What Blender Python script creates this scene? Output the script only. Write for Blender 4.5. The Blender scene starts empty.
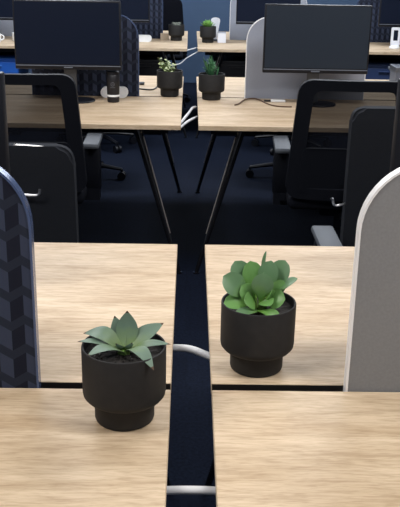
import bpy, bmesh, math, random
from mathutils import Vector, Matrix
random.seed(7)
PI = math.pi
C = bpy.context.scene.collection
scene = bpy.context.scene

# ------------------------------------------------------------------ camera
cam_d = bpy.data.cameras.new('camera'); cam = bpy.data.objects.new('camera', cam_d); C.objects.link(cam)
cam_d.sensor_fit = 'VERTICAL'; cam_d.sensor_height = 24.0; cam_d.lens = 856.0 / 507.0 * 24.0
cam_d.clip_start = 0.02
fy = Vector((-9, 303.5, -856)).normalized()
dn = Vector((-45, -2417, -856)); dn = (dn - fy * dn.dot(fy)).normalized()
up = -dn; rx = fy.cross(up)
Rm = Matrix((rx, fy, up))
if Rm.determinant() < 0:
    rx = up.cross(fy); Rm = Matrix((rx, fy, up))
cam.matrix_world = Matrix.Translation((0, 0, 1.49)) @ Rm.to_4x4()
scene.camera = cam

# ------------------------------------------------------------------ world, light, exposure
w = bpy.data.worlds.new('room_air'); scene.world = w; w.use_nodes = True
w.node_tree.nodes['Background'].inputs[0].default_value = (0.75, 0.82, 1.0, 1)
w.node_tree.nodes['Background'].inputs[1].default_value = 0.35
def area(name, loc, sx, sy, power, col=(1, 0.98, 0.95)):
    l = bpy.data.lights.new(name, 'AREA'); l.shape = 'RECTANGLE'; l.size = sx; l.size_y = sy
    l.energy = power; l.color = col
    o = bpy.data.objects.new(name, l); C.objects.link(o); o.location = loc
    return o
LIGHTS = [(-1.5, 0.7, 38, (1, .96, .91)), (1.3, 0.7, 38, (1, .96, .91)),
          (-1.2, 3.1, 38, (.97, .97, 1)), (1.2, 3.1, 38, (.97, .97, 1)),
          (-1.2, 6.1, 64, (.84, .91, 1)), (1.2, 6.1, 64, (.84, .91, 1)),
          (-1.2, 9.2, 50, (.82, .90, 1)), (1.2, 9.2, 50, (.82, .90, 1))]
for i, (lx, ly, e, c) in enumerate(LIGHTS):
    area('ceiling_area_light', (lx, ly, 2.72), 1.2, 0.6, e, c)
vs = scene.view_settings
vs.view_transform = 'Standard'; vs.look = 'None'; vs.gamma = 1; vs.use_curve_mapping = False
vs.exposure = -0.12

# ------------------------------------------------------------------ materials
def mat(name, col, rough=0.5, metal=0.0, spec=0.5, noise=0.0, nscale=60, bump=0.0, coat=0.0):
    m = bpy.data.materials.new(name); m.use_nodes = True
    nt = m.node_tree; b = nt.nodes['Principled BSDF']
    b.inputs['Base Color'].default_value = (*col, 1); b.inputs['Roughness'].default_value = rough
    b.inputs['Metallic'].default_value = metal; b.inputs['Specular IOR Level'].default_value = spec
    b.inputs['Coat Weight'].default_value = coat
    if noise or bump:
        tc = nt.nodes.new('ShaderNodeTexCoord'); n = nt.nodes.new('ShaderNodeTexNoise')
        n.inputs['Scale'].default_value = nscale; n.inputs['Detail'].default_value = 3
        nt.links.new(tc.outputs['Object'], n.inputs['Vector'])
        if noise:
            r = nt.nodes.new('ShaderNodeValToRGB')
            r.color_ramp.elements[0].position = 0.3; r.color_ramp.elements[1].position = 0.7
            r.color_ramp.elements[0].color = (*[c * (1 - noise) for c in col], 1)
            r.color_ramp.elements[1].color = (*[min(1, c * (1 + noise)) for c in col], 1)
            nt.links.new(n.outputs['Fac'], r.inputs[0]); nt.links.new(r.outputs[0], b.inputs['Base Color'])
        if bump:
            bp = nt.nodes.new('ShaderNodeBump'); bp.inputs['Strength'].default_value = bump
            bp.inputs['Distance'].default_value = 0.002
            nt.links.new(n.outputs['Fac'], bp.inputs['Height']); nt.links.new(bp.outputs[0], b.inputs['Normal'])
    return m

def wood_mat():
    m = bpy.data.materials.new('light_oak_laminate'); m.use_nodes = True
    nt = m.node_tree; b = nt.nodes['Principled BSDF']; L = nt.links.new
    b.inputs['Roughness'].default_value = 0.5; b.inputs['Specular IOR Level'].default_value = 0.22
    geo = nt.nodes.new('ShaderNodeNewGeometry')
    def layer(sc, scale, detail, dist=0.0):
        mp = nt.nodes.new('ShaderNodeMapping'); mp.inputs['Scale'].default_value = sc
        L(geo.outputs['Position'], mp.inputs['Vector'])
        n = nt.nodes.new('ShaderNodeTexNoise'); n.inputs['Scale'].default_value = scale
        n.inputs['Detail'].default_value = detail; n.inputs['Distortion'].default_value = dist
        L(mp.outputs[0], n.inputs['Vector']); return n.outputs['Fac']
    a = layer((0.9, 5, 5), 3.0, 4, 0.6)        # broad growth bands
    f = layer((3.5, 30, 30), 4.0, 5, 0.6)      # streaks
    g = layer((22, 220, 220), 2.0, 3)           # fine pores
    r1 = nt.nodes.new('ShaderNodeValToRGB'); e = r1.color_ramp.elements
    e[0].position = 0.30; e[0].color = (0.46, 0.345, 0.225, 1)
    e[1].position = 0.68; e[1].color = (0.62, 0.50, 0.36, 1)
    L(a, r1.inputs[0])
    r2 = nt.nodes.new('ShaderNodeValToRGB'); e = r2.color_ramp.elements
    e[0].position = 0.34; e[0].color = (0.76, 0.72, 0.68, 1); e[1].position = 0.58; e[1].color = (1, 1, 1, 1)
    L(f, r2.inputs[0])
    r3 = nt.nodes.new('ShaderNodeValToRGB'); e = r3.color_ramp.elements
    e[0].position = 0.36; e[0].color = (0.80, 0.77, 0.74, 1); e[1].position = 0.50; e[1].color = (1, 1, 1, 1)
    L(g, r3.inputs[0])
    def mul(x, y, fac=1.0):
        mx = nt.nodes.new('ShaderNodeMix'); mx.data_type = 'RGBA'; mx.blend_type = 'MULTIPLY'
        mx.inputs[0].default_value = fac; L(x, mx.inputs[6]); L(y, mx.inputs[7]); return mx.outputs[2]
    c = mul(mul(r1.outputs[0], r2.outputs[0], 0.8), r3.outputs[0], 0.7)
    L(c, b.inputs['Base Color'])
    return m

def block_pattern_mat():
    """Folded-block print: vertical zigzag columns of slanted blocks."""
    m = bpy.data.materials.new('navy_block_print_fabric'); m.use_nodes = True
    nt = m.node_tree; b = nt.nodes['Principled BSDF']; L = nt.links.new
    b.inputs['Roughness'].default_value = 0.85; b.inputs['Specular IOR Level'].default_value = 0.2
    geo = nt.nodes.new('ShaderNodeTexCoord'); sp = nt.nodes.new('ShaderNodeSeparateXYZ')
    L(geo.outputs['Object'], sp.inputs[0])
    def M(op, a, bb=None, c=None):
        n = nt.nodes.new('ShaderNodeMath'); n.operation = op
        for i, v in enumerate((a, bb, c)):
            if v is None: continue
            if isinstance(v, (int, float)): n.inputs[i].default_value = v
            else: L(v, n.inputs[i])
        return n.outputs[0]
    PRINT_OFF = 0.009; W = 0.0235; P = 0.0555
    u = M('DIVIDE', M('ADD', sp.outputs['X'], 4.0 * W * 50 + PRINT_OFF), W)
    tri = M('PINGPONG', u, 1.0)                       # 0..1 zigzag
    v = M('FRACT', M('DIVIDE', M('ADD', M('MULTIPLY_ADD', tri, 0.0145, sp.outputs['Z']), 3.0022), P))
    band = M('LESS_THAN', v, 0.68)
    odd = M('GREATER_THAN', M('MODULO', u, 2.0), 1.0)
    def mixc(f, a, c):
        n = nt.nodes.new('ShaderNodeMix'); n.data_type = 'RGBA'; L(f, n.inputs[0])
        for k, v_ in ((6, a), (7, c)):
            if isinstance(v_, tuple): n.inputs[k].default_value = (*v_, 1)
            else: L(v_, n.inputs[k])
        return n.outputs[2]
    face = mixc(odd, (0.036, 0.046, 0.080), (0.008, 0.010, 0.021))
    col = mixc(band, (0.017, 0.022, 0.038), face)
    L(col, b.inputs['Base Color'])
    return m

def mesh_fabric_mat():
    m = bpy.data.materials.new('black_open_mesh'); m.use_nodes = True
    nt = m.node_tree; L = nt.links.new; b = nt.nodes['Principled BSDF']
    b.inputs['Base Color'].default_value = (0.004, 0.005, 0.009, 1); b.inputs['Roughness'].default_value = 0.8
    b.inputs['Specular IOR Level'].default_value = 0.1
    t = nt.nodes.new('ShaderNodeBsdfTransparent'); mx = nt.nodes.new('ShaderNodeMixShader')
    mx.inputs[0].default_value = 0.86
    L(t.outputs[0], mx.inputs[1]); L(b.outputs[0], mx.inputs[2])
    L(mx.outputs[0], nt.nodes['Material Output'].inputs['Surface'])
    return m

def carpet_mat():
    m = bpy.data.materials.new('navy_carpet'); m.use_nodes = True
    nt = m.node_tree; b = nt.nodes['Principled BSDF']; L = nt.links.new
    b.inputs['Roughness'].default_value = 0.95; b.inputs['Specular IOR Level'].default_value = 0.1
    geo = nt.nodes.new('ShaderNodeNewGeometry')
    n = nt.nodes.new('ShaderNodeTexNoise'); n.inputs['Scale'].default_value = 90; n.inputs['Detail'].default_value = 4
    L(geo.outputs['Position'], n.inputs['Vector'])
    r = nt.nodes.new('ShaderNodeValToRGB'); e = r.color_ramp.elements
    e[0].position = 0.35; e[0].color = (0.0022, 0.004, 0.010, 1); e[1].position = 0.65; e[1].color = (0.0055, 0.0095, 0.022, 1)
    L(n.outputs['Fac'], r.inputs[0])
    br = nt.nodes.new('ShaderNodeTexBrick'); br.offset = 0.5
    br.inputs['Scale'].default_value = 1.0; br.inputs['Brick Width'].default_value = 1.0; br.inputs['Row Height'].default_value = 0.25
    br.inputs['Mortar Size'].default_value = 0.004
    br.inputs['Color1'].default_value = (1, 1, 1, 1); br.inputs['Color2'].default_value = (0.72, 0.75, 0.8, 1)
    br.inputs['Mortar'].default_value = (0.8, 0.8, 0.8, 1)
    L(geo.outputs['Position'], br.inputs['Vector'])
    mx = nt.nodes.new('ShaderNodeMix'); mx.data_type = 'RGBA'; mx.blend_type = 'MULTIPLY'; mx.inputs[0].default_value = 1
    L(r.outputs[0], mx.inputs[6]); L(br.outputs[0], mx.inputs[7]); L(mx.outputs[2], b.inputs['Base Color'])
    return m

def leaf_mat(name, base, tip, edge=0.0, rough=0.45, sss=0.0, spots=None):
    m = bpy.data.materials.new(name); m.use_nodes = True
    nt = m.node_tree; b = nt.nodes['Principled BSDF']; L = nt.links.new
    b.inputs['Roughness'].default_value = rough; b.inputs['Specular IOR Level'].default_value = 0.4
    b.inputs['Subsurface Weight'].default_value = sss
    b.inputs['Subsurface Radius'].default_value = (0.01, 0.02, 0.006); b.inputs['Subsurface Scale'].default_value = 0.3
    uv = nt.nodes.new('ShaderNodeUVMap'); s = nt.nodes.new('ShaderNodeSeparateXYZ'); L(uv.outputs[0], s.inputs[0])
    tc = nt.nodes.new('ShaderNodeTexCoord')
    n = nt.nodes.new('ShaderNodeTexNoise'); n.inputs['Scale'].default_value = 70 if spots is None else spots
    L(tc.outputs['Object'], n.inputs['Vector'])
    ma = nt.nodes.new('ShaderNodeMath'); ma.operation = 'MULTIPLY_ADD'; ma.inputs[1].default_value = 0.5; ma.inputs[2].default_value = -0.25
    L(n.outputs['Fac'], ma.inputs[0])
    ad = nt.nodes.new('ShaderNodeMath'); ad.operation = 'ADD'; L(s.outputs['Y'], ad.inputs[0]); L(ma.outputs[0], ad.inputs[1])
    r = nt.nodes.new('ShaderNodeValToRGB'); e = r.color_ramp.elements
    e[0].position = 0.05; e[0].color = (*base, 1); e[1].position = 0.6; e[1].color = (*tip, 1)
    L(ad.outputs[0], r.inputs[0]); L(r.outputs[0], b.inputs['Base Color'])
    return m

MT = {}
MT['wood'] = wood_mat()
MT['band'] = mat('pale_edge_band', (0.60, 0.50, 0.38), 0.5)
MT['black_edge'] = mat('black_desk_edge', (0.012, 0.010, 0.009), 0.5)
MT['print'] = block_pattern_mat()
MT['mesh'] = mesh_fabric_mat()
MT['carpet'] = carpet_mat()
MT['grey_felt'] = mat('grey_felt', (0.225, 0.228, 0.235), 0.9, spec=0.2, noise=0.05, nscale=200, bump=0.1)
MT['grey_felt_pale'] = mat('pale_grey_felt', (0.30, 0.325, 0.39), 0.9, spec=0.2, noise=0.05, nscale=200)
MT['white_trim'] = mat('white_screen_edging', (0.82, 0.82, 0.83), 0.4)
MT['blue_trim'] = mat('steel_blue_screen_edging', (0.075, 0.11, 0.22), 0.22, metal=0.3)
MT['wall_blue'] = mat('blue_wall_paint', (0.046, 0.084, 0.155), 0.8, noise=0.04, nscale=5)
MT['wall_side'] = mat('slate_wall_paint', (0.16, 0.18, 0.22), 0.85, noise=0.04, nscale=5)
MT['ceil'] = mat('white_ceiling_tile', (0.7, 0.7, 0.7), 0.9, noise=0.03, nscale=20)
MT['pot'] = mat('matte_charcoal_ceramic', (0.0185, 0.0185, 0.0195), 0.6, spec=0.25, noise=0.12, nscale=60, bump=0.1)
MT['pot_in'] = mat('pot_inner_glaze', (0.018, 0.018, 0.018), 0.6)
MT['soil'] = mat('dark_soil', (0.012, 0.010, 0.009), 0.95, noise=0.6, nscale=120, bump=1.0)
MT['grit'] = mat('grey_grit', (0.10, 0.10, 0.10), 0.8)
MT['black_plastic'] = mat('black_plastic', (0.005, 0.006, 0.010), 0.45, spec=0.3)
MT['chair_plastic'] = mat('chair_black_plastic', (0.0035, 0.0045, 0.008), 0.6, spec=0.15)
MT['chair_grey'] = mat('dark_grey_upholstery', (0.012, 0.014, 0.019), 0.9, spec=0.15, noise=0.12, nscale=250)
MT['seat_fab'] = mat('black_seat_fabric', (0.005, 0.006, 0.010), 0.95, spec=0.1, noise=0.15, nscale=250)
MT['arm_pad'] = mat('grey_arm_pad', (0.075, 0.085, 0.10), 0.6, spec=0.3)
MT['chrome'] = mat('chrome', (0.9, 0.9, 0.92), 0.28, metal=1.0)
MT['strip'] = mat('leg_highlight_metal', (0.42, 0.38, 0.36), 0.35, metal=0.7)  # pale metal that imitates the highlight on the glossy legs
MT['leg'] = mat('gloss_black_steel', (0.006, 0.006, 0.007), 0.12, coat=1.0)
MT['display'] = mat('dark_display_glass', (0.0045, 0.008, 0.020), 0.45, spec=0.15)
MT['display_grey'] = mat('grey_black_display_glass', (0.011, 0.018, 0.030), 0.45, spec=0.4)
MT['bezel_strip'] = mat('silver_grey_strip', (0.16, 0.18, 0.22), 0.35, metal=0.2)
MT['neck'] = mat('grey_monitor_neck', (0.10, 0.11, 0.13), 0.4, metal=0.4)
MT['cable_white'] = mat('white_cable_sleeve', (0.62, 0.63, 0.66), 0.4)
MT['cable_brown'] = mat('brown_cable', (0.10, 0.055, 0.03), 0.5)
MT['cable_black'] = mat('black_cable', (0.008, 0.008, 0.010), 0.5)
MT['white'] = mat('white_plastic', (0.80, 0.82, 0.84), 0.35)
MT['paper'] = mat('white_paper', (0.72, 0.74, 0.80), 0.8)
MT['bottle'] = mat('matte_black_bottle', (0.008, 0.008, 0.011), 0.35)
MT['logo'] = mat('pale_grey_print', (0.16, 0.17, 0.20), 0.6)
MT['blue'] = mat('bright_blue_card', (0.008, 0.090, 0.42), 0.5)
MT['blue_dark'] = mat('dark_blue_card', (0.012, 0.030, 0.095), 0.6)
MT['blue_label'] = mat('light_blue_print', (0.06, 0.20, 0.60), 0.6)
MT['box_grey'] = mat('grey_blue_box', (0.10, 0.115, 0.15), 0.6)
MT['beige'] = mat('beige_box_card', (0.50, 0.40, 0.30), 0.7)
MT['agave'] = leaf_mat('grey_green_agave_leaf', (0.130, 0.200, 0.075), (0.105, 0.165, 0.122), rough=0.5)
MT['agave_tip'] = mat('brown_leaf_tip', (0.06, 0.03, 0.015), 0.7)
MT['jade'] = leaf_mat('green_jade_leaf', (0.13, 0.28, 0.05), (0.105, 0.205, 0.100), rough=0.38)
MT['jade2'] = leaf_mat('bright_green_jade_leaf', (0.14, 0.32, 0.05), (0.120, 0.265, 0.075), rough=0.38)
MT['jade_rim'] = mat('pale_green_leaf_rim', (0.22, 0.34, 0.16), 0.45)
MT['stem'] = mat('green_stem', (0.14, 0.26, 0.05), 0.6)
MT['varieg'] = leaf_mat('yellow_green_leaf', (0.10, 0.16, 0.03), (0.42, 0.48, 0.25), rough=0.5)
MT['spiky'] = leaf_mat('deep_green_leaf', (0.02, 0.08, 0.035), (0.05, 0.16, 0.07), rough=0.4)
MT['bright'] = leaf_mat('lime_green_leaf', (0.10, 0.25, 0.03), (0.20, 0.42, 0.10), rough=0.5)
MT['cactus'] = mat('grey_green_cactus', (0.22, 0.24, 0.20), 0.8, noise=0.4, nscale=150)
MT['lamp'] = bpy.data.materials.new('lit_diffuser'); MT['lamp'].use_nodes = True
_b = MT['lamp'].node_tree.nodes['Principled BSDF']
_b.inputs['Emission Color'].default_value = (1, 0.98, 0.95, 1); _b.inputs['Emission Strength'].default_value = 6.0

# ------------------------------------------------------------------ mesh helpers
def obj(name, bm, m, parent=None, smooth=False, loc=None):
    me = bpy.data.meshes.new(name); bmesh.ops.recalc_face_normals(bm, faces=bm.faces)
    bm.to_mesh(me); bm.free()
    for mm in (m if isinstance(m, (list, tuple)) else [m]): me.materials.append(mm)
    if smooth:
        for p in me.polygons: p.use_smooth = True
        me.set_sharp_from_angle(angle=math.radians(40))
    o = bpy.data.objects.new(name, me); C.objects.link(o)
    if parent: o.parent = parent
    if loc: o.location = loc
    return o
def thing(name, label, cat, loc=(0, 0, 0), rotz=0, group=None):
    o = bpy.data.objects.new(name, None); C.objects.link(o)
    o.empty_display_size = 0.05
    o.location = loc; o.rotation_euler = (0, 0, rotz); o['label'] = label; o['category'] = cat
    if group: o['group'] = group
    return o
def tag(o, label, cat, group=None):
    o['label'] = label; o['category'] = cat
    if group: o['group'] = group
    return o
def struct(name, bm, m):
    o = obj(name, bm, m); o['kind'] = 'structure'; return o
def dup(root, loc, rotz, label, group=None):
    r = root.copy(); C.objects.link(r); r.location = loc; r.rotation_euler = (0, 0, rotz); r['label'] = label
    if group: r['group'] = group
    for ch in list(root.children):
        c = ch.copy(); C.objects.link(c); c.parent = r
        for g in ch.children:
            d = g.copy(); C.objects.link(d); d.parent = c
    return r
def box(bm, x0, x1, y0, y1, z0, z1, bev=0.0, mi=0, seg=2):
    r = bmesh.ops.create_cube(bm, size=1.0)
    vs_ = r['verts']
    for v in vs_:
        v.co = Vector(((x0 + x1) / 2 + v.co.x * (x1 - x0), (y0 + y1) / 2 + v.co.y * (y1 - y0), (z0 + z1) / 2 + v.co.z * (z1 - z0)))
    fs = set(f for v in vs_ for f in v.link_faces)
    if mi:
        for f in fs: f.material_index = mi
    if bev:
        es = set(e for v in vs_ for e in v.link_edges)
        bmesh.ops.bevel(bm, geom=list(es), offset=bev, segments=seg, affect='EDGES', profile=0.5)
    return bm
def Box(*a, **k):
    return box(bmesh.new(), *a, **k)
def lathe(bm, prof, n=48, c=(0, 0, 0), mi=0):
    """prof: list of (r,z)."""
    rings = []
    for r, z in prof:
        if r < 1e-6: rings.append([bm.verts.new((c[0], c[1], c[2] + z))])
        else: rings.append([bm.verts.new((c[0] + r * math.cos(2 * PI * k / n), c[1] + r * math.sin(2 * PI * k / n), c[2] + z)) for k in range(n)])
    for a, b in zip(rings, rings[1:]):
        for k in range(n):
            k2 = (k + 1) % n
            if len(a) == 1 and len(b) == 1: continue
            if len(a) == 1: f = bm.faces.new((a[0], b[k], b[k2]))
            elif len(b) == 1: f = bm.faces.new((a[k], a[k2], b[0]))
            else: f = bm.faces.new((a[k], a[k2], b[k2], b[k]))
            f.material_index = mi
    return bm
def spline(pts, n=8):
    P = [Vector(p) for p in pts]; out = []
    for i in range(len(P) - 1):
        p0 = P[max(i - 1, 0)]; p1 = P[i]; p2 = P[i + 1]; p3 = P[min(i + 2, len(P) - 1)]
        for k in range(n):
            t = k / n
            out.append(0.5 * ((2 * p1) + (p2 - p0) * t + (2 * p0 - 5 * p1 + 4 * p2 - p3) * t * t + (-p0 + 3 * p1 - 3 * p2 + p3) * t ** 3))
    out.append(P[-1]); return out
def tube(bm, pts, r, n=10, cap=True, flat=1.0, closed=False):
    """r: number or list of radii"""
    P = [Vector(p) for p in pts]; N = len(P); rings = []
    R = r if isinstance(r, (list, tuple)) else [r] * N
    prev = None
    for i, p in enumerate(P):
        if closed: t = (P[(i + 1) % N] - P[i - 1])
        else: t = (P[min(i + 1, N - 1)] - P[max(i - 1, 0)])
        t.normalize()
        if prev is None:
            a = Vector((0, 0, 1)) if abs(t.z) < 0.9 else Vector((0, 1, 0))
            u = t.cross(a).normalized()
        else:
            u = (prev - t * prev.dot(t)).normalized()
        prev = u; v = t.cross(u)
        rings.append([bm.verts.new(p + (u * math.cos(2 * PI * k / n) + v * flat * math.sin(2 * PI * k / n)) * R[i]) for k in range(n)])
    last = N if closed else N - 1
    for i in range(last):
        a = rings[i]; b = rings[(i + 1) % N]
        for k in range(n):
            bm.faces.new((a[k], a[(k + 1) % n], b[(k + 1) % n], b[k]))
    if cap and not closed:
        bm.faces.new(rings[0][::-1]); bm.faces.new(rings[-1])
    return bm
def rrect(w_, h, r, n=6, cx=0, cz=0, rb=None):
    """rounded rectangle outline in (x,z); r = top corners, rb = bottom corners"""
    rb = r if rb is None else rb; pts = []
    for (sx, sz, a0, rr) in ((1, 1, 0, r), (-1, 1, 90, r), (-1, -1, 180, rb), (1, -1, 270, rb)):
        if rr <= 0: pts.append((cx + sx * w_ / 2, cz + sz * h / 2)); continue
        for k in range(n + 1):
            a = math.radians(a0 + 90 * k / n)
            pts.append((cx + sx * (w_ / 2 - rr) + rr * math.cos(a), cz + sz * (h / 2 - rr) + rr * math.sin(a)))
    return pts
def prism(bm, pts, y0, y1, mi=0, mi_side=None):
    A = [bm.verts.new((x, y0, z)) for x, z in pts]; B = [bm.verts.new((x, y1, z)) for x, z in pts]
    f = bm.faces.new(A); f.material_index = mi
    f = bm.faces.new(B[::-1]); f.material_index = mi
    n = len(pts)
    for i in range(n):
        f = bm.faces.new((A[i], B[i], B[(i + 1) % n], A[(i + 1) % n])); f.material_index = mi if mi_side is None else mi_side
    return bm
def ring_prism(bm, outer, inner, y0, y1):
    n = len(outer)
    o0 = [bm.verts.new((x, y0, z)) for x, z in outer]; o1 = [bm.verts.new((x, y1, z)) for x, z in outer]
    i0 = [bm.verts.new((x, y0, z)) for x, z in inner]; i1 = [bm.verts.new((x, y1, z)) for x, z in inner]
    for k in range(n):
        j = (k + 1) % n
        bm.faces.new((o0[k], o1[k], o1[j], o0[j])); bm.faces.new((i0[k], i0[j], i1[j], i1[k]))
        bm.faces.new((o0[k], o0[j], i0[j], i0[k])); bm.faces.new((o1[k], i1[k], i1[j], o1[j]))
    return bm
def uvl(bm): return bm.loops.layers.uv.verify()
def leaf(bm, base, tip, width, nrm=(0, 0, 1), bow=0.0, cup=0.2, thick=0.003, prof='agave', nu=12, nv=6, mi_tip=None, mi=0):
    """A closed, slightly fleshy leaf from base to tip. bow lifts the middle along nrm, cup folds the sides."""
    base = Vector(base); tip = Vector(tip); ax = tip - base; L = ax.length; t = ax.normalized()
    n_ = Vector(nrm); n_ = (n_ - t * n_.dot(t)).normalized(); s = t.cross(n_)
    def wprof(u):
        if prof == 'agave': return (0.50 + 0.50 * math.sin(min(u / 0.5, 1) * PI / 2)) * (1 if u < .5 else max(0.0, 1 - ((u - .5) / .5) ** 1.7)) 
        if prof == 'spoon': return max(0.0, (0.16 + 0.84 * math.sin(min(max((u - .08) / .58, 0), 1) * PI / 2) ** 1.3)) * (1 if u < .62 else math.sqrt(max(0, 1 - ((u - .62) / .38) ** 2)))
        return math.sin(PI * min(max(u, .03), 1)) ** .8
    uv = uvl(bm); top = []; bot = []
    for i in range(nu + 1):
        u = i / nu; hw = max(width / 2 * wprof(u), 0.0006)
        c = base + t * (L * u) + n_ * (bow * math.sin(PI * u))
        th = thick * (0.35 + 0.65 * math.sin(PI * min(1, u * .9 + .1))) * (1 if u < .97 else .4)
        ra = []; rb = []
        for j in range(nv + 1):
            v = -1 + 2 * j / nv
            p = c + s * (hw * v) + n_ * (cup * hw * v * v)
            e = math.sqrt(max(0, 1 - v * v))
            ra.append(bm.verts.new(p + n_ * th * e * .5)); rb.append(bm.verts.new(p - n_ * th * e * .5) if 0 < j < nv else ra[-1])
        top.append(ra); bot.append(rb)
    def face(vs_, uvs, m_):
        vs2 = []
        for v_ in vs_:
            if v_ not in vs2: vs2.append(v_)
        if len(vs2) < 3: return
        try: f = bm.faces.new(vs2)
        except ValueError: return
        f.material_index = m_
        for l in f.loops:
            k = vs_.index(l.vert); l[uv].uv = uvs[k]
    for i in range(nu):
        m_ = mi_tip if (mi_tip is not None and i >= nu - 1) else mi
        for j in range(nv):
            q = [(j / nv, i / nu), ((j + 1) / nv, i / nu), ((j + 1) / nv, (i + 1) / nu), (j / nv, (i + 1) / nu)]
            face([top[i][j], top[i][j + 1], top[i + 1][j + 1], top[i + 1][j]], q, m_)
            face([bot[i][j], bot[i + 1][j], bot[i + 1][j + 1], bot[i][j + 1]], [q[0], q[3], q[2], q[1]], m_)
    for k in (0, nu):
        ring = top[k] + bot[k][1:-1][::-1]
        try:
            f = bm.faces.new(ring); f.material_index = mi_tip if (mi_tip is not None and k) else mi
            for l in f.loops: l[uv].uv = (0.5, k / nu)
        except ValueError: pass
    return bm

# ------------------------------------------------------------------ the room
XL, XR, YB, YF = -4.2, 4.2, 10.30, -1.6
struct('floor', Box(XL, XR, YF, YB, -0.05, 0.0), MT['carpet'])
struct('wall_back', Box(XL - .1, XR + .1, YB, YB + .1, 0, 2.9), MT['wall_blue'])
struct('wall_left', Box(XL - .1, XL, YF, YB, 0, 2.9), MT['wall_side'])
struct('wall_right', Box(XR, XR + .1, YF, YB, 0, 2.9), MT['wall_side'])
struct('ceiling', Box(XL - .1, XR + .1, YF, YB + .1, 2.9, 3.0), MT['ceil'])
lamp0 = None
for i, (lx, ly, e, c) in enumerate(LIGHTS):
    lab = 'white rectangular ceiling light panel, %s of the pair over the %s' % ('left' if lx < 0 else 'right',
          ['nearest desks', 'aisle behind the nearest desks', 'second aisle', 'farthest desks'][i // 2])
    if lamp0 is None:
        lamp0 = thing('ceiling_light', lab, 'ceiling light', (lx, ly, 2.9), 0, 'ceiling light panels')
        fr = bmesh.new()
        for a in ((-.64, .64, -.34, -.30), (-.64, .64, .30, .34), (-.64, -.60, -.30, .30), (.60, .64, -.30, .30)):
            box(fr, *a, -0.06, 0.0)
        obj('frame', fr, MT['white'], lamp0)
        obj('diffuser', Box(-.6, .6, -.3, .3, -.05, -.03), MT['lamp'], lamp0)
    else: dup(lamp0, (lx, ly, 2.9), 0, lab)

# ------------------------------------------------------------------ benches
DT = 0.74; TH = 0.022; BAY = 1.2
def bench(side, xe, yj, label):
    """side -1 left / +1 right; xe = x of the edge at the gap; yj = y of the seam between the two rows of tops."""
    t = thing('bench_desk', label, 'desk', (xe + side * BAY, yj, 0), 0, 'double bench desks in three rows')
    for b in range(2):
        x0 = xe + side * (b * BAY + (0.001 if b else 0)); x1 = xe + side * ((b + 1) * BAY)
        xa, xb = (min(x0, x1) - t.location.x, max(x0, x1) - t.location.x)
        for ys, ye in ((-0.80, -0.012), (0.012, 0.80)):
            bm = bmesh.new()
            box(bm, xa, xb, ys, ye, DT - TH, DT, bev=0.0012, seg=1)
            # dark edge along the seam and underside, pale band elsewhere
            for f in bm.faces:
                c = f.calc_center_median(); n = f.normal
                seam = -0.012 if ys < 0 else 0.012
                if abs(c.y - seam) < 0.0005: f.material_index = 2
                elif abs(n.x) > 0.9: f.material_index = 1
                elif c.z < DT - TH + .0005: f.material_index = 2
                elif abs(n.y) > 0.9: f.material_index = 0
            obj('desktop', bm, [MT['wood'], MT['band'], MT['black_edge']], t)
    W2 = BAY * 2
    # steel underframe: beams and crossbars
    bm = bmesh.new()
    for yy in (-0.66, 0.66, -0.10, 0.10):
        box(bm, -BAY + .06, BAY - .06, yy - .02, yy + .02, DT - TH - .04, DT - TH)
    for xx in (-BAY + .23, 0, BAY - .23):
        box(bm, xx - .02, xx + .02, -0.66, 0.66, DT - TH - .04, DT - TH)
    obj('underframe', bm, MT['leg'], t)
    bm = bmesh.new(); box(bm, -BAY + .35, BAY - .35, -.09, .09, DT - .16, DT - .155)
    box(bm, -BAY + .35, BAY - .35, -.09, -.086, DT - .155, DT - TH - .04); box(bm, -BAY + .35, BAY - .35, .086, .09, DT - .155, DT - TH - .04)
    obj('cable_tray', bm, MT['black_plastic'], t)
    for ex in (-1, 1):
        for ey in (-1, 1):
            p0 = Vector((ex * (BAY - .205), ey * 0.70, DT - TH - .005)); p1 = Vector((ex * (BAY - (.002 if ey < 0 else .018)), ey * .735, 0.006))
            bm = tube(bmesh.new(), [p0, p0.lerp(p1, .5), p1], [.020, .015, .010], 16)
            bm2 = lathe(bm, [(0, 0), (.016, 0), (.016, .008), (0, .008)], 16, (p1.x, p1.y, 0))
            lg = obj('leg', bm2, MT['leg'], t, smooth=True)
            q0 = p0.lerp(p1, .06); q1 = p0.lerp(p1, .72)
            obj('highlight_strip', tube(bmesh.new(), [q0 + Vector((ex * .0185, -.007, 0)), q1 + Vector((ex * .0125, -.006, 0))], [.0034, .0026], 8), MT['strip'], lg)  # added pale strip standing in for the highlight streak on the leg
    for ey in (-1, 1):
        p0 = Vector((0, ey * 0.68, DT - TH)); p1 = Vector((0, ey * .70, 0))
        obj('leg', tube(bmesh.new(), [p0, p1], [.021, .012], 16), MT['leg'], t, smooth=True)
    return t
YJ = (1.390, 4.65, 7.85)
bench(-1, -0.026, YJ[0], 'light oak bench desk nearest the camera, left of the gap, under the agave pot')
bench(+1, 0.048, YJ[0], 'light oak bench desk nearest the camera, right of the gap, under the jade plant pot')
bench(-1, -0.036, YJ[1], 'light oak bench desk in the second row, left, with the black bottle on it')
bench(+1, 0.045, YJ[1], 'light oak bench desk in the second row, right, with a brown cable on it')
bench(-1, -0.020, YJ[2], 'light oak bench desk in the farthest row, left of the gap')
bench(+1, 0.066, YJ[2], 'light oak bench desk in the farthest row, right of the gap')

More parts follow.
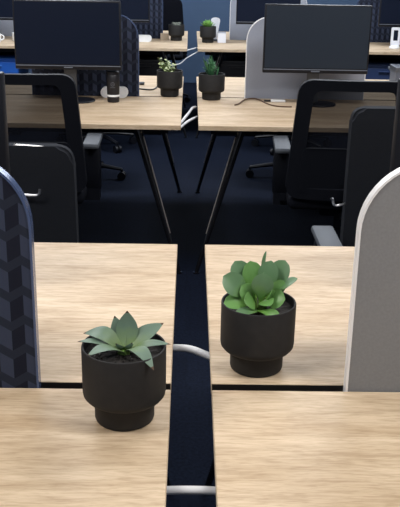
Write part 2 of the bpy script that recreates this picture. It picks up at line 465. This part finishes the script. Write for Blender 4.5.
# ------------------------------------------------------------------ desk screens
def desk_screen(xin, side, yj, kind, label, width=0.68, top=1.168):
    zb = DT - 0.05
    t = thing('desk_screen', label, 'desk screen', (xin + side * width / 2, yj, 0), 0, 'desk screens between the facing desks')
    fab, trim = {'print': (MT['print'], MT['blue_trim']), 'grey': (MT['grey_felt'], MT['white_trim']), 'pale': (MT['grey_felt_pale'], MT['white_trim'])}[kind]
    h = top - zb
    o = rrect(width, h, .125, 12, 0, zb + h / 2, rb=.004); i_ = rrect(width - .008, h - .008, .121, 12, 0, zb + h / 2, rb=.003)
    obj('edge_trim', ring_prism(bmesh.new(), o, i_, -.011, .011), trim, t, smooth=True)
    obj('panel', prism(bmesh.new(), i_, -.0095, .0095), fab, t)
    return t
desk_screen(-0.264, -1, YJ[0], 'print', 'navy block-patterned desk screen with a blue edge at the left frame side')
desk_screen(0.291, 1, YJ[0], 'grey', 'plain grey rounded desk screen with a white edge, nearest on the right')
desk_screen(-0.269, -1, YJ[1], 'print', 'navy block-patterned desk screen behind the black bottle in the second row', width=.575)
desk_screen(0.300, 1, YJ[1], 'pale', 'plain pale grey desk screen behind the monitor in the second row', width=.645)
desk_screen(-0.240, -1, YJ[2], 'print', 'navy block-patterned desk screen in the farthest row beside the small grey cactus')
desk_screen(0.352, 1, YJ[2], 'pale', 'plain grey desk screen in the farthest row beside the bright green plant')
desk_screen(-1.36, -1, YJ[2], 'pale', 'grey desk screen at the upper left corner behind the white mugs')
desk_screen(1.47, 1, YJ[2], 'print', 'navy patterned desk screen at the upper right corner behind the white device stand')

# ------------------------------------------------------------------ monitors
def make_monitor(disp, label):
    t = thing('monitor', label, 'monitor', (0, 0, 0), 0, 'monitors on the desks')
    W, H, z0 = 0.535, 0.337, 0.168
    ho = obj('housing', Box(-W / 2, W / 2, -.012, .022, z0, z0 + H, bev=.004), MT['black_plastic'], t, smooth=True)
    obj('rear_bulge', Box(-.15, .15, .02, .05, z0 + .06, z0 + H - .07, bev=.012), MT['black_plastic'], t, smooth=True)
    obj('display', Box(-W / 2 + .008, W / 2 - .008, -.0135, -.011, z0 + .026, z0 + H - .008), disp, ho)
    obj('bezel_strip', Box(-W / 2 + .003, W / 2 - .003, -.0145, -.011, z0 + .017, z0 + .021), MT['bezel_strip'], ho)
    obj('badge', Box(-.022, .022, -.0150, -.0118, z0 + .008, z0 + .013), MT['bezel_strip'], ho)
    obj('neck', Box(-.032, .032, .050, .068, .008, z0 + .17, bev=.005), MT['neck'], t, smooth=True)
    obj('base', lathe(bmesh.new(), [(0, 0), (.083, 0), (.086, .004), (.082, .009), (.03, .014), (0, .014)], 40, (.040, .045, 0)), MT['black_plastic'], t, smooth=True)
    return t
m0 = make_monitor(MT['display'], 'dark switched-off monitor facing the camera left of the gap, above the black bottle')
m0.location = (-0.613, 4.42, DT)
m1 = make_monitor(MT['display_grey'], 'grey-black switched-off monitor facing the camera in front of the plain grey second-row screen')
m1.location = (0.640, 4.42, DT)
dup(m0, (-0.652, 1.80, DT), PI, 'black monitor back just peeking over the block-patterned screen at the left frame edge')
dup(m0, (0.705, 1.80, DT), PI, 'black monitor back rising over the nearest plain grey screen at the right frame edge')
dup(m0, (-0.61, 7.45, DT), 0, 'dark monitor in the farthest row, left of the gap')
dup(m0, (0.655, 7.45, DT), 0, 'dark monitor in the farthest row, in front of the plain grey screen')
dup(m0, (-1.72, 7.45, DT), 0, 'dark monitor at the upper left corner of the farthest row')
dup(m0, (1.86, 7.45, DT), 0, 'dark monitor at the upper right corner above the white device stand')

# ------------------------------------------------------------------ office chairs (face +y, back at -y)
def back_outline(z0, z1, w0, w1, r, n=6):
    """tapered rounded outline: half width w0 at z0, w1 at z1"""
    pts = []
    cs = [(w1, z1), (-w1, z1), (-w0, z0), (w0, z0)]
    for k in range(4):
        p = Vector(cs[k]); a = Vector(cs[k - 1]); b = Vector(cs[(k + 1) % 4])
        da = (a - p).normalized(); db = (b - p).normalized()
        for i in range(n + 1):
            s = i / n
            q = p + da * r * (1 - s) ** 2 + db * r * s ** 2
            pts.append((q.x, q.y))
    return pts
def bend(bm, y0, k):
    for v in bm.verts: v.co.y += k * v.co.x ** 2 - 0.10 * (v.co.z - .75) * (0.8)
def make_chair(kind, label, arm_x=.25, lift=0.0, arm_up=0.0, back=(.50, 1.008, .262, .225, .065)):
    """kind: mesh / grey / black"""
    t = thing('office_chair', label, 'office chair', (0, 0, 0), 0, {'mesh': 'black mesh-back office chairs', 'grey': 'dark grey upholstered office chairs', 'black': None}[kind])
    cp = MT['chair_plastic']
    # star base with castors
    bm = bmesh.new()
    lathe(bm, [(0, .07), (.045, .07), (.045, .12), (.03, .135), (0, .135)], 24)
    for k in range(5):
        a = 2 * PI * k / 5 + .3
        tube(bm, [(0.02 * math.cos(a), .02 * math.sin(a), .105), (.17 * math.cos(a), .17 * math.sin(a), .095), (.31 * math.cos(a), .31 * math.sin(a), .073)], [.028, .022, .015], 10, flat=.7)
    sb_ = obj('star_base', bm, MT['black_plastic'], t, smooth=True)
    for k in range(5):
        a = 2 * PI * k / 5 + .3; ca, sa = math.cos(a), math.sin(a); bm = bmesh.new()
        tx, ty = -sa, ca
        for off in (-.016, .016):
            c = Vector((.31 * ca + tx * off, .31 * sa + ty * off, .028))
            tube(bm, [c - Vector((tx, ty, 0)) * .009, c + Vector((tx, ty, 0)) * .009], .028, 20)
        tube(bm, [(.31 * ca, .31 * sa, .03), (.31 * ca, .31 * sa, .075)], .009, 10)
        obj('castor', bm, MT['black_plastic'], sb_, smooth=True)
    obj('gas_column', tube(bmesh.new(), [(0, 0, .12), (0, 0, .30), (0, 0, .301), (0, 0, .42 + lift)], [.026, .026, .016, .016], 20), MT['black_plastic'], t, smooth=True)
    bm = Box(-.10, .10, -.16, .12, .40 + lift, .44 + lift, bev=.012)
    tube(bm, [(.09, .02, .42 + lift), (.24, .02, .415 + lift)], .006, 8)
    obj('tilt_mechanism', bm, cp, t, smooth=True)
    sb = Box(-.245, .245, -.22, .25, .44 + lift, .505 + lift, bev=.028, seg=4)
    for v in sb.verts:
        if v.co.z > .47 + lift: v.co.z -= .25 * v.co.y ** 2 * (1 if v.co.y > 0 else 0)
    obj('seat', sb, MT['seat_fab'], t, smooth=True)
    # spine
    zb0, zb1, w0, w1, r = back
    yb = -.27
    obj('back_spine', tube(bmesh.new(), spline([(0, -.12, .415 + lift), (0, -.24, .42 + lift), (0, -.30, .50 + lift), (0, yb - .035, .60 + lift)], 5), .020, 12), cp, t, smooth=True)
    if kind == 'mesh':
        o = back_outline(zb0 + lift, zb1 + lift, w0, w1, r); i_ = back_outline(zb0 + .05 + lift, zb1 - .042 + lift, w0 - .062, w1 - .060, r * .55)
        bm = ring_prism(bmesh.new(), o, i_, yb - .017, yb + .017); 
        # vertical stiffener low on the back
        bmesh.ops.subdivide_edges(bm, edges=[e for e in bm.edges if e.calc_length() > .1], cuts=6, use_grid_fill=True)
        bend(bm, 0, .55); obj('back_frame', bm, cp, t, smooth=True)
        lb = prism(bmesh.new(), back_outline(zb0 + .03 + lift, .725 + lift, w0 - .05, w0 - .065, .03), yb - .019, yb + .001)
        bmesh.ops.triangulate(lb, faces=[f for f in lb.faces if len(f.verts) > 8])
        bend(lb, 0, .55); obj('lumbar_panel', lb, cp, t, smooth=True)
        # mesh panel: bent grid clipped to the taper
        bm = bmesh.new(); nx, nz = 14, 10; g = []
        for a in range(nz + 1):
            z = zb0 + lift + .045 + (zb1 - zb0 - .085) * a / nz; hw = w0 + (w1 - w0) * a / nz - .045
            g.append([bm.verts.new((hw * (-1 + 2 * b / nx), yb + .004, z)) for b in range(nx + 1)])
        for a in range(nz):
            for b in range(nx): bm.faces.new((g[a][b], g[a][b + 1], g[a + 1][b + 1], g[a + 1][b]))
        bend(bm, 0, .55); obj('back_mesh', bm, MT['mesh'], t, smooth=True)
    else:
        o = back_outline(zb0 + lift, zb1 + lift, w0, w1, r)
        bm = prism(bmesh.new(), o, yb - .02, yb + .03)
        bmesh.ops.bevel(bm, geom=[e for e in bm.edges if abs(e.verts[0].co.y - e.verts[1].co.y) < 1e-5], offset=.010, segments=3, affect='EDGES')
        bmesh.ops.triangulate(bm, faces=[f for f in bm.faces if len(f.verts) > 8])
        bend(bm, 0, .25)
        obj('backrest', bm, MT['chair_grey'] if kind == 'grey' else MT['seat_fab'], t, smooth=True)
    for s in (-1, 1):
        x = s * arm_x
        bm = Box(x - .036, x + .036, -.085, -.03, .47 + lift, .665 + lift + arm_up, bev=.012)
        box(bm, min(s * .10, x), max(s * .10, x), -.085, -.03, .425 + lift, .445 + lift)
        box(bm, x - .03, x + .03, -.085, -.03, .425 + lift, .48 + lift)
        ap = obj('arm_post', bm, cp, t, smooth=True)
        obj('arm_pad', Box(x - .036, x + .036, -.155, .125, .66 + lift + arm_up, .685 + lift + arm_up, bev=.009), MT['arm_pad'], ap, smooth=True)
    return t
c_mesh = make_chair('mesh', 'black mesh-back office chair tucked under the left second-row desk, seen from behind', arm_x=.27, arm_up=.012)
c_mesh.location = (-0.695, 3.78, 0); c_mesh.rotation_euler.z = 0.02
dup(c_mesh, (0.685, 3.74, 0), -0.05, 'black mesh-back office chair tucked under the right second-row desk, seen from behind')
dup(c_mesh, (-0.76, 5.72, 0), PI + .25, 'black office chair on the far side of the left second-row desk, castors showing below it')
dup(c_mesh, (0.74, 5.80, 0), PI - .35, 'black office chair on the far side of the right second-row desk, castors showing below it')
dup(c_mesh, (-0.74, 6.76, 0), 0.05, 'black mesh-back office chair before the farthest desk, left of the gap')
dup(c_mesh, (0.84, 6.76, 0), 0.05, 'black mesh-back office chair before the farthest desk, right of the gap')
dup(c_mesh, (1.78, 6.35, 0), -0.1, 'black office chair with a pale grey arm pad at the upper right frame edge')
g1 = make_chair('grey', 'dark grey upholstered office chair with a chrome hook, low, behind the nearest left desk', arm_x=.27, lift=-.145,
                back=(.46, 1.025, .238, .225, .06))
g1.location = (-0.600, 2.50, 0); g1.rotation_euler.z = PI
bm = tube(bmesh.new(), spline([(-.155, -.262, .862), (-.150, -.248, .874), (-.09, -.250, .880), (-.035, -.250, .882), (-.03, -.262, .870)], 5), .0032, 8)
obj('top_rail', bm, MT['chrome'], g1, smooth=True)
bm = tube(bmesh.new(), spline([(-.055, -.25, .730), (-.055, -.215, .730), (-.065, -.195, .730), (-.112, -.190, .730), (-.120, -.190, .750)], 5), .0045, 8)
obj('hook', bm, MT['chrome'], g1, smooth=True)
g2 = make_chair('grey', 'dark grey upholstered office chair with a chrome hook, tall, behind the nearest right desk', arm_x=.315, lift=-0.028,
                back=(.50, 1.048, .235, .225, .045))
g2.location = (0.752, 2.49, 0); g2.rotation_euler.z = PI
bm = tube(bmesh.new(), spline([(.215, -.245, .708), (.245, -.225, .705), (.268, -.22, .705), (.276, -.22, .728)], 5), .0045, 8)
obj('hook', bm, MT['chrome'], g2, smooth=True)
g3 = make_chair('black', 'black office chair against the blue wall beyond the farthest left desk'); g3.location = (-0.31, 9.0, 0); g3.rotation_euler.z = PI

# ------------------------------------------------------------------ potted plants
def pot_parts(t, s=1.0):
    R = .0705 * s; z = lambda a: a * s
    prof = [(0, 0), (.046, 0), (.0490, .002), (.0502, .006), (.0505, .036), (.0515, .0385), (.058, .0400), (.0645, .0435), (.0688, .049), (.0698, .056),
            (.0700, .133), (.0693, .1352), (.0680, .136), (.0665, .1352), (.0658, .133), (.0655, .107), (0, .105)]
    prof = [(a * s, b * s) for a, b in prof]
    obj('pot', lathe(bmesh.new(), prof, 72), MT['pot'], t, smooth=True)
    rr = (R - .005 * s); n = 40
    bm = bmesh.new(); rnd = random.Random(3)
    rings = []
    for a in range(9):
        r = rr * a / 8
        rings.append([bm.verts.new((r * math.cos(2 * PI * k / n), r * math.sin(2 * PI * k / n), (.119 + .003 * rnd.random()) * s)) for k in range(n if a else 1)])
    for a in range(8):
        for k in range(n):
            if a == 0: bm.faces.new((rings[0][0], rings[1][k], rings[1][(k + 1) % n]))
            else: bm.faces.new((rings[a][k], rings[a + 1][k], rings[a + 1][(k + 1) % n], rings[a][(k + 1) % n]))
    for k in range(70):
        a = rnd.random() * 2 * PI; r = math.sqrt(rnd.random()) * (rr - .004); q = rnd.uniform(.001, .0022) * s
        m_ = Matrix.Translation((r * math.cos(a), r * math.sin(a), .122 * s))
        res = bmesh.ops.create_icosphere(bm, subdivisions=1, radius=q, matrix=m_)
        if rnd.random() < .35:
            for f in set(f for v in res['verts'] for f in v.link_faces): f.material_index = 1
    obj('soil', bm, [MT['soil'], MT['grit']], t)

# agave-like rosette in the near left pot
P1 = Vector((-0.102, 1.280, DT))
t = thing('potted_agave', 'grey-green agave in a charcoal footed pot on the nearest left desk', 'potted plant', P1)
pot_parts(t)
AG = [ # base dx,dy,z ; tip ; width ; normal ; bow ; cup
    ((.004, .006, .118), (.004, .030, .176), .037, (0, -1, .35), -.004, .20),
    ((-.004, .006, .116), (-.018, .038, .163), .028, (-.25, -1, .5), -.003, .25),
    ((-.004, .002, .116), (-.070, .030, .134), .033, (.1, -.35, 1), .013, .18),
    ((-.004, -.002, .114), (-.076, .000, .133), .021, (0, -.1, 1), .006, .22),
    ((-.002, -.006, .114), (-.056, -.042, .127), .029, (0, 0, 1), .008, .15),
    ((.006, -.004, .115), (.052, -.066, .116), .027, (0, -.1, 1), .014, .15),
    ((.008, .002, .114), (.077, -.006, .133), .020, (0, -.2, 1), .005, .2),
    ((.006, .004, .116), (.064, .040, .150), .031, (-.1, -.6, 1), .004, .22),
    ((.000, .002, .117), (-.012, -.012, .136), .014, (.3, .8, 1), -.003, .5),
    ((.003, .000, .117), (.014, -.010, .137), .015, (-.5, .8, 1), -.003, .5),
]
for b_, tp, wd, nr, bw, cu in AG:
    b_ = (b_[0] * 1.0, b_[1] + .003, b_[2]); bw *= 1.25
    b_ = (b_[0], b_[1], b_[2] + .010); tp = (tp[0], tp[1], tp[2] + .007); wd *= 0.98
    bm = leaf(bmesh.new(), b_, tp, wd, nr, bw, cu, .0035, 'agave', 16, 8, mi_tip=1)
    obj('leaf', bm, [MT['agave'], MT['agave_tip']], t, smooth=True)
obj('heart', lathe(bmesh.new(), [(0, .112), (.010, .113), (.011, .120), (.007, .128), (0, .130)], 16), MT['stem'], t, smooth=True)

# jade plant in the near right pot
P2 = Vector((0.135, 1.473, DT))
t = thing('potted_jade_plant', 'bushy round-leaved jade plant in a charcoal footed pot on the nearest right desk', 'potted plant', P2)
pot_parts(t)
JD = [ # tip (x,y,z), width, base, normal, mat
    ((-.068, -.006, .192), .044, (-.018, -.002, .140), (.45, -1, .45), 0),
    ((-.046, .020, .212), .042, (-.014, .010, .142), (.25, -1, .25), 0),
    ((-.018, .016, .214), .040, (-.006, .010, .142), (.15, -1, .2), 1),
    ((.005, -.016, .203), .041, (.001, -.012, .140), (0, -1, .22), 0),
    ((.021, .014, .216), .038, (.010, .006, .145), (-.25, -1, .15), 0),
    ((.012, .026, .230), .010, (.008, .018, .170), (-1, -.6, .1), 0),
    ((.048, .022, .214), .040, (.020, .012, .145), (-.35, -1, .15), 0),
    ((.070, .002, .186), .026, (.020, .000, .142), (-.7, -.3, 1), 0),
    ((-.066, -.020, .144), .034, (-.010, -.012, .134), (.1, -.7, 1), 1),
    ((-.030, -.034, .154), .036, (-.008, -.006, .134), (0, -.9, .7), 1),
    ((.018, -.044, .150), .030, (.004, -.008, .136), (.1, -.8, .8), 1),
    ((.046, -.026, .156), .040, (.012, -.002, .136), (-.2, -.8, .7), 1),
    ((.034, -.052, .130), .024, (-.004, -.030, .128), (0, -.3, 1), 1),
    ((-.046, -.046, .133), .022, (.002, -.028, .126), (0, -.3, 1), 0),
    ((.046, .004, .180), .026, (.014, .002, .142), (.4, -.6, .5), 1),
    ((.022, -.022, .172), .020, (.008, -.008, .138), (.8, -.6, .3), 1),
    ((-.034, -.010, .175), .034, (-.008, -.004, .138), (.3, -1, .3), 1),
    ((-.030, .046, .196), .038, (-.010, .016, .142), (-.2, 1, .4), 0),
    ((.030, .048, .190), .038, (.010, .016, .142), (.2, 1, .4), 0),
]
JD = [((a[0], a[1], a[2] - .005), w_, b, n_, m_) for a, w_, b, n_, m_ in JD]
for tp, wd, b_, nr, mi in JD:
    bm = leaf(bmesh.new(), b_, tp, wd, nr, .003, .28, .0055, 'spoon', 16, 10)
    obj('leaf', bm, [MT['jade2'] if mi else MT['jade']], t, smooth=True)
bm = bmesh.new()
for tp, wd, b_, nr, mi in JD:
    tube(bm, spline([(b_[0] * .2, b_[1] * .2, .112), (b_[0] * .7, b_[1] * .7, (.112 + b_[2]) / 2), b_], 3), .0028, 8)
obj('stem', bm, MT['stem'], t, smooth=True)

def far_pot(name, x, y, label, fn, m_, part='foliage'):
    t = thing(name, label, 'potted plant', (x, y, DT)); pot_parts(t)
    bm = bmesh.new(); fn(bm); bmesh.ops.translate(bm, verts=bm.verts, vec=(0, 0, .008)); obj(part, bm, m_, t, smooth=True)
def f_varieg(bm):
    r = random.Random(5)
    for k in range(46):
        a = r.random() * 2 * PI; rad = r.random() ** .6 * .045
        cx, cy = rad * math.cos(a) - .012 + (.0), rad * math.sin(a) * .8
        h = .118 + r.random() * .038 + max(0, -cx) * .45
        if k % 9 == 0: cx -= .02; h += .02
        d = r.random() * 2 * PI
        tube(bm, [(cx * .3, cy * .3, .11), (cx, cy, h)], .0012, 6)
        leaf(bm, (cx, cy, h), (cx + .019 * math.cos(d), cy + .019 * math.sin(d), h + .008), .014, (0, -.4, 1), .001, .2, .0015, 'spoon', 6, 4)
far_pot('potted_succulent', -0.106, 4.690, 'small-leaved yellow-green plant in a charcoal pot on the left second-row desk', f_varieg, MT['varieg'])
def f_spiky(bm):
    r = random.Random(11)
    for k in range(26):
        a = k * 2.4; rr = .010 + .034 * r.random(); h = .15 + .065 * r.random()
        if k < 3: rr = .008; h = .222
        b_ = (.006 * math.cos(a) - .004, .006 * math.sin(a), .108); tp = (rr * math.cos(a) - .006, rr * math.sin(a), h)
        leaf(bm, b_, tp, .013, (-math.cos(a), -math.sin(a), .6), -.004, .3, .002, 'agave', 8, 4)
        for q in (.45, .7):
            c = Vector(b_).lerp(Vector(tp), q); d = r.random() * 6.28
            leaf(bm, c, c + Vector((.018 * math.cos(d), .018 * math.sin(d), .014)), .009, (0, -.5, 1), .001, .2, .0015, 'agave', 6, 4)
    leaf(bm, (.024, -.01, .11), (.036, -.012, .165), .008, (0, -1, .2), 0, .2, .002, 'agave', 8, 4)
far_pot('potted_haworthia', 0.119, 4.590, 'upright deep green spiky plant in a charcoal pot on the right second-row desk', f_spiky, MT['spiky'])
def f_cactus(bm):
    for (x, y, h, r_) in ((-.010, 0, .030, .016), (.018, -.006, .022, .014), (.002, .02, .036, .012), (.036, .004, .015, .010), (-.03, -.01, .016, .011)):
        lathe(bm, [(0, .108), (r_ * .8, .110), (r_, .110 + h * .5), (r_ * .75, .110 + h * .85), (0, .110 + h)], 14, (x, y, 0))
    for k in range(12):
        a = k * .55; leaf(bm, (0, 0, .13), (.045 * math.cos(a), .03 * math.sin(a), .140 + .006 * math.sin(3 * a)), .008, (0, -.3, 1), .006, .2, .002, 'agave', 6, 4)
far_pot('potted_cactus', -0.118, 7.70, 'small grey-green cactus in a charcoal pot on the farthest left desk', f_cactus, MT['cactus'], 'cactus_body')
def f_bright(bm):
    r = random.Random(2)
    for k in range(22):
        a = k * 2.4; q = .02 + .055 * (k / 22); h = .185 - .035 * (k / 22)
        leaf(bm, (.004 * math.cos(a), .004 * math.sin(a), .110), (q * math.cos(a) - .006, q * math.sin(a), h), .022, (-math.cos(a) * .5, -math.sin(a) * .5, 1), -.003, .3, .003, 'spoon', 8, 4)
far_pot('potted_rosette', 0.155, 7.575, 'lime green leafy rosette in a charcoal pot on the farthest right desk', f_bright, MT['bright'])

# ------------------------------------------------------------------ cables between the benches
def cable(name, pts, r, m_, label, n=8, group=None):
    o = obj(name, tube(bmesh.new(), spline(pts, n), r, 14), m_, None, smooth=True)
    tag(o, label, 'cable', group); return o
cable('cable_sleeve', [(-.13, 1.620, .69), (-.075, 1.635, .695), (-.027, 1.630, .701), (.010, 1.625, .701), (.050, 1.600, .697), (.10, 1.575, .685)], .0078, MT['cable_white'],
      'white cable sleeve crossing the gap behind the agave pot, level with the jade plant')
cable('cable_sleeve', [(-.10, 1.130, .69), (-.028, 1.128, .700), (.050, 1.128, .700), (.12, 1.13, .69)], .0066, MT['cable_white'],
      'white cable sleeve crossing the gap at the bottom of the frame')
cable('cable_sleeve', [(-.075, 4.04, .698), (-.050, 4.05, .703), (-.005, 4.22, .725), (.020, 4.42, .722), (.046, 4.50, .708), (.075, 4.50, .700)], .0065, MT['cable_white'],
      'upper of the two white cable sleeves forking across the gap in the second row')
cable('cable_sleeve', [(-.075, 4.025, .685), (-.050, 4.02, .690), (-.005, 4.13, .705), (.046, 4.27, .703), (.075, 4.28, .697)], .0065, MT['cable_white'],
      'lower of the two white cable sleeves forking across the gap in the second row')
cable('cable_sleeve', [(-.08, 7.25, .695), (-.02, 7.26, .705), (.07, 7.42, .71), (.12, 7.45, .70)], .006, MT['cable_white'],
      'upper white cable bridging the gap in the farthest row')
cable('cable_sleeve', [(-.15, 7.10, .60), (-.08, 7.09, .615), (-.02, 7.12, .66), (.07, 7.20, .70), (.12, 7.22, .70)], .005, MT['cable_white'],
      'lower white cable sagging across the gap in the farthest row')

# ------------------------------------------------------------------ things on the desks
# bottle
t = thing('drinks_bottle', 'matte black drinks bottle with a white band on the left second-row desk', 'bottle', (-0.392, 4.455, DT))
obj('body', lathe(bmesh.new(), [(0, 0), (.028, 0), (.031, .003), (.033, .10), (.034, .140), (.032, .143), (0, .143)], 40), MT['bottle'], t, smooth=True)
obj('band', lathe(bmesh.new(), [(.0320, .030), (.0329, .030), (.0331, .040), (.0322, .040)], 40), MT['white'], t, smooth=True)
obj('lid', lathe(bmesh.new(), [(0, .1425), (.034, .1425), (.034, .156), (.030, .160), (0, .160)], 40), MT['black_plastic'], t, smooth=True)
bm = bmesh.new(); pts = []
for k in range(24):
    a = 2 * PI * k / 24; xx = .009 * math.cos(a); zz = .095 + .009 * math.sin(a)
    pts.append((xx, -math.sqrt(.0332 ** 2 - xx ** 2) - .0004, zz))
tube(bm, pts, .0010, 6, closed=True)
for dz in (.078,):
    tube(bm, [(-.012, -.0312, dz), (0, -.0334, dz), (.012, -.0312, dz)], .0008, 6)
tube(bm, [(-.004, -.0334, .092), (0, -.0338, .098), (.004, -.0334, .092)], .0008, 6)
obj('emblem', bm, MT['logo'], t)
# pill speakers
def pill(bm, w_, h, d):
    ring_prism  # noqa
    o = rrect(w_, h, h / 2 - .0005, 10, 0, h / 2)
    prism(bm, o, -d / 2, d / 2)
    bmesh.ops.bevel(bm, geom=[e for e in bm.edges if abs(e.verts[0].co.y - e.verts[1].co.y) < 1e-6], offset=.006, segments=3, affect='EDGES')
def speaker(x, y, label):
    t = thing('pill_speaker', label, 'speaker', (x, y, DT))
    bm = bmesh.new(); pill(bm, .145, .056, .04); obj('shell', bm, MT['white'], t, smooth=True)
    for s in (-1, 1):
        bm = bmesh.new(); pts = [(s * .047 + .016 * math.cos(2 * PI * k / 20), -.0205, .028 + .016 * math.sin(2 * PI * k / 20)) for k in range(20)]
        tube(bm, pts, .0008, 6, closed=True); obj('driver_ring', bm, MT['paper'], t)
speaker(-0.398, 4.60, 'white pill-shaped speaker behind the black bottle')
speaker(-0.40, 7.55, 'white pill-shaped speaker on the farthest left desk')
# cables lying on the second-row desks
z_ = DT + .004
cable('usb_cable', [(.236, 4.395, z_), (.26, 4.44, z_), (.295, 4.55, z_ + .002), (.34, 4.60, z_ + .002), (.375, 4.57, z_), (.405, 4.46, z_), (.44, 4.39, z_), (.49, 4.37, z_), (.525, 4.37, z_)], .0035, MT['cable_brown'],
      'thin brown cable looping over the right second-row desk')
t = thing('charging_plug', 'white flat plug with a black tip beside the monitor base in the second row', 'plug', (0.41, 4.54, DT))
obj('plug_body', Box(.022, .10, -.018, .012, 0, .012, bev=.004), MT['white'], t, smooth=True)
obj('plug_tip', Box(-.012, .024, -.008, .004, .001, .010, bev=.002), MT['cable_black'], t)
cable('power_cable', [(-.335, 4.93, z_), (-.27, 4.88, z_), (-.215, 4.86, z_), (-.19, 4.93, z_), (-.18, 5.10, z_), (-.19, 5.14, z_)], .004, MT['cable_black'],
      'thin black cable curled on the desk behind the left second-row screen')
t = thing('cable_adapter', 'small black adapter lying behind the left second-row screen', 'adapter', (-0.292, 5.08, DT))
obj('adapter_body', Box(-.028, .028, -.03, .03, 0, .012, bev=.004), MT['cable_black'], t, smooth=True)
obj('adapter_light', Box(-.006, .006, -.0312, -.029, .004, .008), MT['bezel_strip'], t)
# mobile pedestals under the farthest desks
def pedestal(x, y, m_, lab):
    t = thing('mobile_pedestal', lab, 'drawer unit', (x, y, 0), 0, 'mobile drawer units under the farthest desks')
    obj('carcass', Box(-.20, .20, 0, .45, .05, .63, bev=.004), m_, t)
    for k, (a, b) in enumerate(((.06, .33), (.335, .47), (.475, .60))):
        d = obj('drawer', Box(-.197, .197, -.018, .002, a, b, bev=.003), m_, t)
        obj('handle', Box(-.07, .07, -.030, -.018, b - .03, b - .02, bev=.002), MT['blue_label'] if m_ is MT['blue'] else m_, d)
    for sx in (-.17, .17):
        for sy in (.03, .42): obj('castor', tube(bmesh.new(), [(sx - .012, sy, .026), (sx + .012, sy, .026)], .026, 16), MT['black_plastic'], t, smooth=True)
pedestal(-0.39, 7.20, MT['black_plastic'], 'black drawer unit under the farthest left desk, seen above the yellow-green plant')
pedestal(0.40, 7.20, MT['black_plastic'], 'black drawer unit under the farthest right desk, seen beside the deep green spiky plant')
pedestal(-1.60, 7.12, MT['blue'], 'bright blue drawer unit under the farthest desk at the left frame edge')
pedestal(1.62, 7.12, MT['blue_dark'], 'dark blue drawer unit under the farthest desk at the right frame edge')
# boxes behind the right second-row monitor
def carton(x, y, w_, d, h, m_, lab, rib=None):
    t = thing('storage_box', lab, 'box', (x, y, DT))
    obj('case', Box(-w_ / 2, w_ / 2, -d / 2, d / 2, 0, h, bev=.003), m_, t)
    obj('lid', Box(-w_ / 2 - .004, w_ / 2 + .004, -d / 2 - .004, d / 2 + .004, h - .025, h + .004, bev=.003), rib or m_, t)
carton(1.325, 5.27, .17, .16, .105, MT['box_grey'], 'grey lidded storage box at the right frame edge in the second row', MT['neck'])
# farthest row
t = thing('device_stand', 'white upright device stand with a dark window on the farthest right desk', 'stand', (1.725, 7.36, DT))
bm = ring_prism(bmesh.new(), rrect(.075, .15, .012, 4, 0, .095), rrect(.038, .085, .004, 4, 0, .105), -.008, .008)
obj('frame', bm, MT['paper'], t)
obj('window', Box(-.02, .02, -.004, .004, .062, .148), MT['display'], t)
obj('base', lathe(bmesh.new(), [(0, 0), (.045, 0), (.045, .012), (.03, .024), (0, .026)], 24, (0, 0, 0)), MT['white'], t, smooth=True)
def mug(x, y, lab):
    t = thing('mug', lab, 'mug', (x, y, DT))
    obj('cup', lathe(bmesh.new(), [(0, 0), (.030, 0), (.036, .01), (.038, .07), (.035, .07), (.032, .012), (0, .008)], 28), MT['white'], t, smooth=True)
    obj('handle', tube(bmesh.new(), spline([(.035, 0, .06), (.055, 0, .055), (.057, 0, .03), (.036, 0, .018)], 5), .005, 8), MT['white'], t, smooth=True)
mug(-1.46, 7.42, 'white mug beside the dark monitor in the upper left of the photo')
mug(-1.60, 7.30, 'white mug at the very left frame edge on the farthest desk')
t = thing('note_holder', 'white fan-shaped note card standing behind the lime green rosette', 'note card', (0.222, 7.70, DT))
fan = [(-.012, .0), (.012, .0), (.040, .175), (.038, .188), (.024, .198), (0, .202), (-.024, .198), (-.038, .188), (-.040, .175)]
obj('card', prism(bmesh.new(), fan, -.002, .002), MT['paper'], t)
obj('holder', Box(-.03, .03, -.015, .015, 0, .018, bev=.003), MT['neck'], t)
t = thing('card_box', 'small pale grey carton beside the lime green rosette in the farthest row', 'box', (0.275, 7.58, DT))
obj('case', Box(-.036, .036, -.03, .03, 0, .085, bev=.003), MT['paper'], t)
obj('flap', Box(-.037, .037, -.031, .031, .083, .088), MT['grey_felt_pale'], t)
t = thing('card_box', 'small beige carton left of the grey-green cactus in the farthest row', 'box', (-0.222, 7.76, DT))
obj('case', Box(-.036, .036, -.03, .03, 0, .05, bev=.003), MT['beige'], t)
obj('flap', Box(-.037, .037, -.031, .031, .048, .053), MT['beige'], t)
